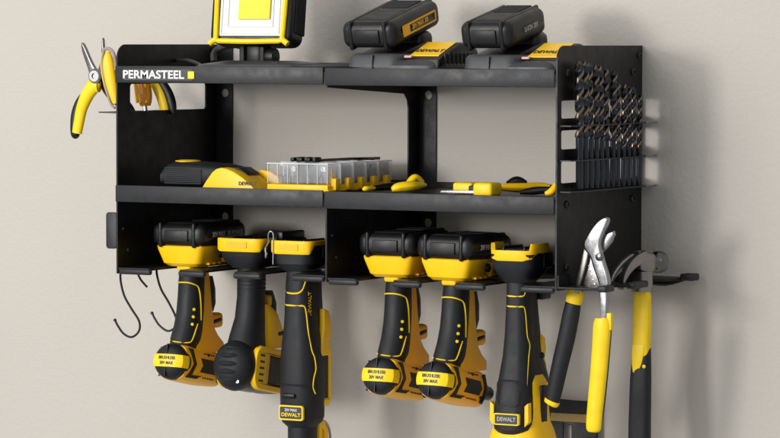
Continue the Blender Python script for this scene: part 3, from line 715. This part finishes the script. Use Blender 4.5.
# ------------------------------------------------------------------ hand tools in the left side holder
ny = -.165
npl = empty('needle_nose_pliers', (0,0,0), 'open needle nose pliers with yellow and black handle, left of the rack', 'pliers')
slab([(81,43),(84,46),(91,62),(97,72),(100,78),(98,85),(92,84),(88,70),(82,52)], ny, .006, M['dst'], 'jaw', npl, k=3)
slab([(101.5,40),(103,40),(103.5,60),(103,74),(99,82),(95,80),(99,66),(101,55)], ny+.003, .005, M['dst'], 'jaw', npl, k=2)
b = B(); p = P(96,76,ny); b.lathe([(.003,0),(.0095,0),(.0095,.004),(.007,.006),(.0035,.006),(.003,.004)], Matrix.Translation(V((p.x,ny+.001,p.z))) @ Matrix.Rotation(R(90),4,'X'), 28); b.build('pivot', M['ste'], npl)
handle([(99,80),(95,85),(88,94),(82,108),(79,122),(77,133)], [.004,.0085,.0090,.0078,.0072,.0068], ny+.003, M['yeb'], 'yellow_grip', npl)
handle([(86,90),(79,101),(75,113),(74,125),(76,134),(78,137)], [.002,.0042,.0050,.0052,.0070,.003], ny+.005, M['blk'], 'black_grip_edge', npl)
handle([(90,86),(99,86)], [.009,.008], ny+.003, M['yeb'], 'thumb_guard', npl)
handle([(100,76),(105,84),(112,94),(122,103),(128,108),(134,118)], [.004,.0075,.008,.0078,.007,.006], ny+.012, M['blk'], 'rear_grip', npl)
uk = empty('utility_knife', (0,0,0), 'yellow utility knife with brown edge trim in the left side holder', 'knife')
handle([(106,52),(107,62),(109,76),(112,92),(115,104)], [.006,.0095,.0100,.0085,.006], ny-.028, M['yel'], 'body', uk, .6)
b = B(); b.tube([P(a,c_,ny-.033) for a,c_ in ((104,50),(102,62),(104,78),(107,92),(111,104),(115,108))], .0016, 8); b.tube([P(a,c_,ny-.033) for a,c_ in ((103,50),(108,48.5),(113,52),(115,60),(116,70))], .0022, 8); b.build('edge_trim', M['smk'], uk)
sd = empty('screwdriver', (0,0,0), 'screwdriver with amber translucent handle seen through the left panel window', 'screwdriver')
sy = -.135
handle([(142,82),(144,92),(145,100),(145.5,106)], [.0095,.0100,.0090,.0065], sy, M['org'], 'handle', sd, 1)
b = B()
for dx in (-.0075,0,.0075): 
    b.tube([P(142,82,sy)+V((dx,-.0082 if dx==0 else -.0055,0)), P(144,103,sy)+V((dx*.9,-.0082 if dx==0 else -.0055,0))], .0017, 6, smooth=0)
b.build('handle_ridges', M['yed'], sd)
b = B(); b.tube([P(142,70,sy), P(146,118,sy)], .0028, 10, smooth=0); b.build('shaft', M['ste'], sd)
dp = empty('diagonal_pliers', (0,0,0), 'pliers with black and yellow curved handle seen through the left panel window', 'pliers')
handle([(150,78),(156,86),(161,96),(164,106),(166,116)], [.005,.0065,.007,.0068,.005], -.115, M['yeb'], 'yellow_grip', dp)
handle([(151,74),(160,82),(167,92),(171,103),(173,114)], [.004,.0065,.0070,.007,.005], -.112, M['blk'], 'black_grip', dp)
slab([(144,58),(150,62),(155,74),(152,82),(146,76)], -.113, .006, M['dst'], 'jaw', dp, k=2)

# ------------------------------------------------------------------ flood light on the top shelf
TOPZ = -.0036
fx0 = P(252,60,-.18).x
fl = empty('work_light', (fx0, -.180, TOPZ), 'tilted square work light with yellow frame and yellow light chip on the top shelf', 'work light')
HB = P(252,44,-.195).z-TOPZ
FH = Matrix.Translation((0,-.006,HB)) @ Matrix.Rotation(R(7),4,'Z') @ Matrix.Rotation(R(-9),4,'X')
def tr(b): bmesh.ops.transform(b.bm, matrix=FH, verts=b.bm.verts); return b
b = B(); b.plate(rrect(-.054,0,.054,.116,.012), [], lambda a,c_,t: V((a,t*1.0,c_)), .040, .005); hd = tr(b).build('head', M['blk'], fl)
b = B(); b.plate([(-.041,.010),(.041,.010),(.041,.108),(-.041,.108)], [], lambda a,c_,t: V((a,-.0012+t,c_)), .003); tr(b).build('reflector', M['refl'], hd)
b = B()
for k in (0,2):
    q = .0385-k*.0042; c0 = .0125+k*.0042; c1 = .108-k*.0042
    b.plate([(-q,c0),(q,c0),(q,c1),(-q,c1)], [[(-q+.0008,c0+.0008),(-q+.0008,c1-.0008),(q-.0008,c1-.0008),(q-.0008,c0+.0008)]], lambda a,c_,t: V((a,-.0022+t,c_)), .0012)
tr(b).build('reflector_ribs', M['refl'], hd)
b = B(); b.box((.005,-.0028,.066),(.042,.0016,.072),.0005,1); tr(b).build('light_chip', M['cob'], hd)
b = B()
b.tube([(-.0475,-.003,.116),(-.0455,-.003,.060),(-.0440,-.003,.0065),(-.042,-.003,.0035),(-.030,-.0035,.0030),(0,-.004,.0024),(.030,-.0035,.0030),(.042,-.003,.0035),(.0440,-.003,.0065),(.0455,-.003,.060),(.0475,-.003,.116)], .0033, 8, smooth=3)
b.tube([(-.043,-.003,.006),(-.052,-.0035,-.0005)], .0036, 10, smooth=0); b.tube([(.043,-.003,.006),(.052,-.0035,-.0005)], .0036, 10, smooth=0)
tr(b).build('yellow_frame', M['yeb'], hd)
b = B()
for k in range(7): b.box((.0545,.010+k*.0045,.055),(.003,.002,.08),.0007,1)
tr(b).build('cooling_fins', M['rub'], hd)
for sx in (-1,1):
    b = B(); b.box((sx*.014,.008,HB*.45),(.007,.020,HB*.9),.002,2); b.build('bracket_arm', M['rub'], fl)
b = B(); b.box((0,.009,HB*.6),(.019,.016,HB*.7),.003,2); b.lathe([(0,0),(.0095,0),(.0105,.004),(.0100,.011),(0,.013)], Matrix.Translation((.0178,.008,HB*.5)) @ Matrix.Rotation(R(90),4,'Y'), 22); b.build('hinge', M['blk'], fl)
b = B(); b.loft([ring((.012,.012,.001),.080,.050,5,36),ring((.012,.012,.006),.076,.047,5,36),ring((.006,.012,.0105),.040,.030,4,36)]); b.box((.036,-.020,.006),(.030,.012,.006),.002,2); b.build('base', M['gry'], fl)
b = B(); b.lathe([(.0,0),(.009,0),(.0095,.006),(.0095,.022),(.007,.026),(0,.026)], Matrix.Translation((-.040,.07,.001)), 22); b.build('cable_gland', M['blk'], fl)
b = B()
z_ = TOPZ
b.tube([P(214,62,-.15),P(214,54,-.145),P(220,48,-.14),P(232,45,-.14),P(243,47,-.14),P(250,54,-.13),P(252,62,-.13)], .0042, 10, smooth=5)
o = b.build('thick_cable', M['cord']); tag(o, 'thick black cable arching behind the work light bracket', 'cable')
b = B(); b.tube([P(118,63,-.10),P(140,64,-.10),P(150,61,-.10),P(160,59.5,-.10),P(176,60,-.10),P(190,61,-.11),P(200,65,-.12),P(196,68,-.13)], .0022, 8, smooth=5)
o = b.build('thin_cable', M['gry']); tag(o, 'thin grey cable looped on the top shelf above the name plate', 'cable')
b = B(); b.tube([(.10,-.19,TOPZ+.003),(.14,-.21,TOPZ+.004),(.2,-.20,TOPZ+.004),(.26,-.215,TOPZ+.004),(.31,-.2,TOPZ+.005),(.345,-.18,TOPZ+.007)], .0035, 8, smooth=5)
o = b.build('power_cord', M['cord']); tag(o, 'black power cord lying along the top shelf toward the first charger', 'cable')

b = B(); b.tube([(.435,-.13,TOPZ+.006),(.452,-.11,TOPZ+.006),(.462,-.12,TOPZ+.005),(.466,-.15,TOPZ+.004),(.464,-.19,TOPZ+.004)], .0028, 8, smooth=5)
o = b.build('charger_cable', M['cord']); tag(o, 'short black cable lying between the two battery chargers', 'cable')

# ------------------------------------------------------------------ chargers and batteries on the top shelf
def charger(loc, lab):
    root = empty('battery_charger', loc, lab, 'battery charger', 'battery chargers on the top shelf')
    b = B(); b.loft([ring((.0625,.052,z),rx,ry,7,40) for z,rx,ry in ((.0005,.0615,.060),(.006,.0615,.060),(.010,.0595,.057),(.0125,.056,.053))])
    b.loft([ring((.036,.046,z),rx,ry,7,40) for z,rx,ry in ((.004,.0365,.055),(.016,.0355,.053),(.0195,.0330,.050),(.0205,.028,.045))])
    bd = b.build('body', M['gry'], root)
    b = B(); b.box((.034,.050,.0225),(.056,.082,.010),.002,2,Matrix.Rotation(R(13),3,'X')); b.box((.036,.088,.030),(.05,.034,.036),.009,3); b.build('battery_bay', M['blk'], root)
    b = B(); b.plate([(-.002,.004),(.000,.013),(.006,.0165),(.052,.0325),(.062,.0335),(.098,.026),(.108,.010),(.108,.002)], [], lambda a,c_,t: V((.0765+t,a,c_)), .046, .0035); b.build('shoulder', M['blk'], root)
    b = B(); b.plate([(.007,.0172),(.052,.0328),(.052,.0338),(.007,.0182)], [], lambda a,c_,t: V((.0795+t,a,c_)), .038); lb = b.build('label', M['yel'], root)
    b = B(); b.text('DEWALT', .0125, Matrix.Translation((.0985,.0215,.0235)) @ Matrix.Rotation(R(19.1),4,'X'), .0003, .0002, sx=.72); b.build('label_text', M['lbl'], lb)
    b = B(); b.box((.0795,.0035,.0165),(.010,.006,.003),.0008,1); b.build('indicator', M['pink'], root)
    b = B()
    for k in range(8): b.box((.1226,.014+k*.010,.013),(.002,.004,.016),.0008,1)
    b.build('vents', M['lbl'], root)
    b = B(); b.box((.0375,-.0086,.010),(.0012,.004,.016)); b.build('seam', M['lbl'], root)
    return root
c1x = P(347,66,-.225).x; c2x = W-.0035-.125
ch1 = charger((c1x, -.222, TOPZ), 'grey battery charger with yellow label beside the work light, holding the larger battery')
ch2 = charger((c2x, -.222, TOPZ-.001), 'grey battery charger with yellow label beside the drill bits, holding the smaller battery')
def loose(loc, rx, lab, w, l, h, stripe):
    root = empty('battery_pack', loc, lab, 'battery', rot=(R(rx),0,0))
    battery('case', root, w=w, l=l, h=h, label=stripe, words='20V MAX XR' if stripe else 'LI-ION 20V'); return root
bp1 = P(369,49.5,-.228); loose((bp1.x, -.228, bp1.z), 14, 'large black battery pack with orange side stripe tilted on the charger beside the work light', .073, .122, .0325, True)
bp2 = P(486,50,-.226); loose((bp2.x, -.226, bp2.z), 12, 'smaller plain black battery pack tilted on the charger next to the drill bits', .068, .098, .0325, False)

# ------------------------------------------------------------------ middle shelf
MZ = Z1-.0036
x0 = P(160,188,-.2).x
gt = empty('stapler', (x0, -.20, MZ), 'dark grey ribbed hand tool with yellow nose lying on the middle shelf left', 'hand tool')
b = B(); b.loft([ring((x_,.030,zc),.030,rz,4,28,MYZ) for x_,zc,rz in ((.000,.012,.008),(.004,.015,.0125),(.012,.0165,.0155),(.040,.0165,.0155),(.075,.0155,.0145),(.090,.014,.013))]); bd = b.build('body', M['rub'], gt)
b = B()
for k in range(9): b.tube([(.008,-.0015-.0002,.006+k*.0023),(.040,-.0012,.006+k*.0023),(.060,-.0012,.006+k*.0021)], .0007, 6)
b.build('rib_lines', M['gry'], bd)
b = B(); b.lathe([(0,0),(.016,0),(.0155,.0016),(.010,.0026),(0,.0028)], Matrix.Translation((.022,.03,.0312)), 30); b.build('yellow_button', M['yel'], gt)
b = B(); b.plate([(.062,.000),(.069,.010),(.077,.020),(.083,.0245),(.090,.0262),(.098,.0250),(.108,.0215),(.120,.015),(.132,.006),(.138,0)][::-1], [], lambda a,c_,t: V((a,-.004+t,c_)), .046, .0012); b.build('nose', M['yel'], gt)
b = B(); b.plate([(.095,0),(.098,.014),(.105,.0205),(.116,.0225),(.128,.0205),(.138,.015),(.144,.008),(.146,0)][::-1], [], lambda a,c_,t: V((a,.050+t,c_)), .05, .0012); nn = b.build('rear_nose', M['yel'], gt)
b = B(); b.text('STANLEY' if 0 else 'DEWALT', .0062, facing_front((.128,-.0046,.0075)), .0002, .0002); b.build('nose_text', M['lbl'], gt)
b = B(); b.plate([(.086,.0262),(.104,.0232),(.118,.0168),(.116,.0195),(.104,.0262)][::-1], [], lambda a,c_,t: V((a,.014+t,c_)), .03, .001); b.build('top_blade', M['blk'], gt)

# clear organiser
xa = xf(266, Z1); xb_ = P(327,186,-.215).x
xa = P(266,186,-.215).x
og = empty('bit_organizer', ((xa+xb_)/2, -.213, MZ), 'clear plastic bit organizer with yellow base holding small bits on the middle shelf', 'organizer box')
w_, d_ = (xb_-xa), .160
b = B(); b.box((0,d_/2,.0045),(w_,d_,.008),.0015,2); b.box((0,d_/2,.0015),(w_+.003,d_+.002,.002),.0006,1); b.build('base', M['yel'], og)
for k in range(5):
    b = B(); b.box((w_/2+.002,.016+k*.032,.009),(.007,.012,.0145),.0015,2); b.build('latch', M['yel'], og)
def clear_box(c, d, parent, name='clear_cell'):
    b = B(); b.box(c, d, .0025, 3)
    tb = bmesh.new(); bmesh.ops.create_cube(tb, size=1)
    for v in tb.verts: v.co = V((v.co.x*(d[0]-.003), v.co.y*(d[1]-.003), v.co.z*(d[2]-.003)))
    bmesh.ops.recalc_face_normals(tb, faces=tb.faces); bmesh.ops.reverse_faces(tb, faces=tb.faces)
    bmesh.ops.translate(tb, verts=tb.verts, vec=V(c))
    me = bpy.data.meshes.new('t'); tb.to_mesh(me); tb.free(); b.bm.from_mesh(me)
    return b.build(name, M['clr'], parent)
for k in range(5):
    cw = w_/2
    for s_ in (-1,1):
        cell = clear_box((s_*cw/2*.98, .016+k*.032, .0215), (cw*.96,.0305,.0245), og)
        b = B(); b2 = B(); c2 = 0
        for q in range(4):
            xx = s_*cw/2-cw*.33+q*cw*.22; yy = .016+k*.032+random.uniform(-.008,.008); r_ = random.uniform(.0022,.0036)
            tgt = b2 if random.random() < .25 else b
            if tgt is b2: c2 = 1
            tgt.lathe([(0,0),(r_,0),(r_,.008),(r_*.55,.009),(r_*.55,random.uniform(.014,.020)),(0,.0205)], Matrix.Translation((xx,yy,.0095)), 8)
        b.build('steel_bits', M['ste'], cell)
        if c2: b2.build('amber_bits', M['yed'], cell)
b = B()
for k in range(6): b.box((-.020+k*.0055,.03+.004*(k%2),.0375),(.0055,.016,.005+.0012*(k%2)),.0015,2)
b.build('black_bit_clip', M['blk'], og)
b = B(); b.tube([(.0,.05,.036),(.035,.075,.038),(.045,.11,.037)], .0016, 8); b.tube([(.01,.12,.036),(.04,.135,.037)], .0018, 8); b.build('loose_shaft', M['dst'], og)

b = B()
for k in range(1,6): b.box((0,.0008+k*.032,.0215),(w_,.0016,.0255),.0004,1)
for k in range(7): b.box((-w_/2+.001+k*(w_-.002)/6,.0006,.0215),(.0012,.0012,.0245),.0003,1)
b.box((0,.08,.0215),(.0016,.158,.0255),.0004,1); b.box((w_/2-.0006,.08,.0335),(.0014,.158,.0014)); b.box((0,.0004,.0335),(w_,.0014,.0014)); b.build('cell_walls', M['clw'], og)
# snips, knife and clamps at the right of the middle shelf
MZR = Z1-.0046
def at(px, py, y): return P(px,py,y)
sn = empty('snips', (0,0,0), 'yellow and black handled snips lying on the middle shelf right of the organizer', 'snips')
def pt(px, y, z): 
    p = P(px, 200, y); return V((p.x, y, z))
def flat_handle(pts, rad, m, name, parent, flat=.8, n=14):
    q = spline([V(p) for p in pts], 5); rr = spline([V((r,0,0)) for r in rad], 5); N = len(q); rings = []
    for i, p in enumerate(q):
        t = (q[min(i+1,N-1)]-q[max(i-1,0)]).normalized(); sd_ = V((0,0,1)).cross(t).normalized(); up = t.cross(sd_)
        rings.append([p+sd_*(rr[i].x*math.cos(2*math.pi*k/n))+up*(rr[i].x*flat*math.sin(2*math.pi*k/n)) for k in range(n)])
    b = B(); b.loft(rings); return b.build(name, m, parent)
flat_handle([pt(424,-.16,MZR+.010),pt(412,-.19,MZR+.010),pt(398,-.205,MZR+.0085),pt(392,-.21,MZR+.006)], [.004,.0085,.008,.004], M['yeb'], 'yellow_handle', sn, .7)
flat_handle([pt(408,-.17,MZR+.012),pt(415,-.16,MZR+.019),pt(422,-.15,MZR+.013)], [.004,.0052,.004], M['yeb'], 'thumb_tab', sn)
flat_handle([pt(416,-.15,MZR+.008),pt(395,-.16,MZR+.008),pt(372,-.19,MZR+.006)], [.006,.006,.004], M['blk'], 'black_handle', sn)
flat_handle([pt(374,-.205,MZR+.007),pt(366,-.222,MZR+.007),pt(363,-.224,MZR+.006)], [.0025,.0040,.002], M['yeb'], 'tip', sn)
flat_handle([pt(398,-.13,MZR+.006),pt(372,-.17,MZR+.006)], [.002,.0032], M['yeb'], 'inner_handle', sn)
kn = empty('folding_knife', (0,0,0), 'yellow bodied utility knife with short silver blade on the middle shelf', 'knife')
xk0, xk1, xk2 = pt(441,-.21,0).x, pt(472,-.21,0).x, pt(500,-.21,0).x
b = B(); b.plate([(xk0,MZR+.0035),(xk1+.01,MZR+.0035),(xk1+.01,MZR+.0075),(xk0+.002,MZR+.0068)], [], lambda a,c_,t: V((a,-.214+t,c_)), .018, .0005); b.build('blade', M['dst'], kn)
b = B(); b.box((pt(464,-.19,0).x,-.180,MZR+.0085),(.026,.03,.014),.003,3); b.box((pt(489,-.2,0).x,-.204,MZR+.009),(.025,.03,.016),.004,3); b.build('body', M['yeb'], kn)
b = B(); b.box((pt(476,-.2,0).x,-.197,MZR+.008),(.014,.02,.010),.002,2); b.build('collar', M['blk'], kn)
tc_ = empty('yellow_cutter', (0,0,0), 'long yellow handled cutter with dark jaw lying against the last panel', 'cutter')
flat_handle([pt(500,-.16,MZR+.010),pt(520,-.145,MZR+.009),pt(540,-.125,MZR+.010),pt(550,-.12,MZR+.009)], [.0070,.0095,.0085,.006], M['yel'], 'handle', tc_, .6)
flat_handle([pt(520,-.20,MZR+.006),pt(535,-.19,MZR+.008),pt(553,-.185,MZR+.010)], [.003,.006,.004], M['blk'], 'jaw', tc_)
flat_handle([pt(508,-.150,MZR+.013),pt(517,-.142,MZR+.0165),pt(526,-.138,MZR+.013)], [.005,.0075,.005], M['blk'], 'thumb_slide', tc_)
flat_handle([pt(545,-.218,MZR+.006),pt(552,-.214,MZR+.009),pt(556,-.21,MZR+.017)], [.003,.0058,.0035], M['yel'], 'hook_end', tc_)

# ------------------------------------------------------------------ light
def area(name, loc, target, size, energy, col=(1,1,1), sy=None):
    l = bpy.data.lights.new(name, 'AREA'); l.energy = energy; l.color = col; l.shape = 'RECTANGLE' if sy else 'SQUARE'; l.size = size
    if sy: l.size_y = sy
    o = bpy.data.objects.new(name, l); COL.objects.link(o); o.location = loc
    o.rotation_euler = (V(target)-V(loc)).to_track_quat('-Z','Y').to_euler(); return o
area('key_softbox', (-.60,-3.3,.22), (.3,0,-.1), .44, 40, (1,.975,.94))
area('fill_softbox', (-.75,-3.1,.9), (.3,0,-.1), 2.4, 88, (1,.98,.955))
area('side_softbox', (2.6,-2.4,1.2), (.5,-.1,-.1), 1.2, 5, (.98,.985,1))
wd = bpy.data.worlds.new('World'); S.world = wd; wd.use_nodes = True
bg = wd.node_tree.nodes['Background']; bg.inputs['Color'].default_value = (.95,.97,1,1); bg.inputs['Strength'].default_value = .50
S.view_settings.view_transform = 'Standard'; S.view_settings.look = 'None'; S.view_settings.gamma = 1; S.view_settings.exposure = 0
S.render.resolution_x = 1024; S.render.resolution_y = 575
S.render.engine = 'CYCLES'; S.cycles.max_bounces = 8; S.cycles.transmission_bounces = 8
S.cycles.caustics_reflective = False; S.cycles.caustics_refractive = False
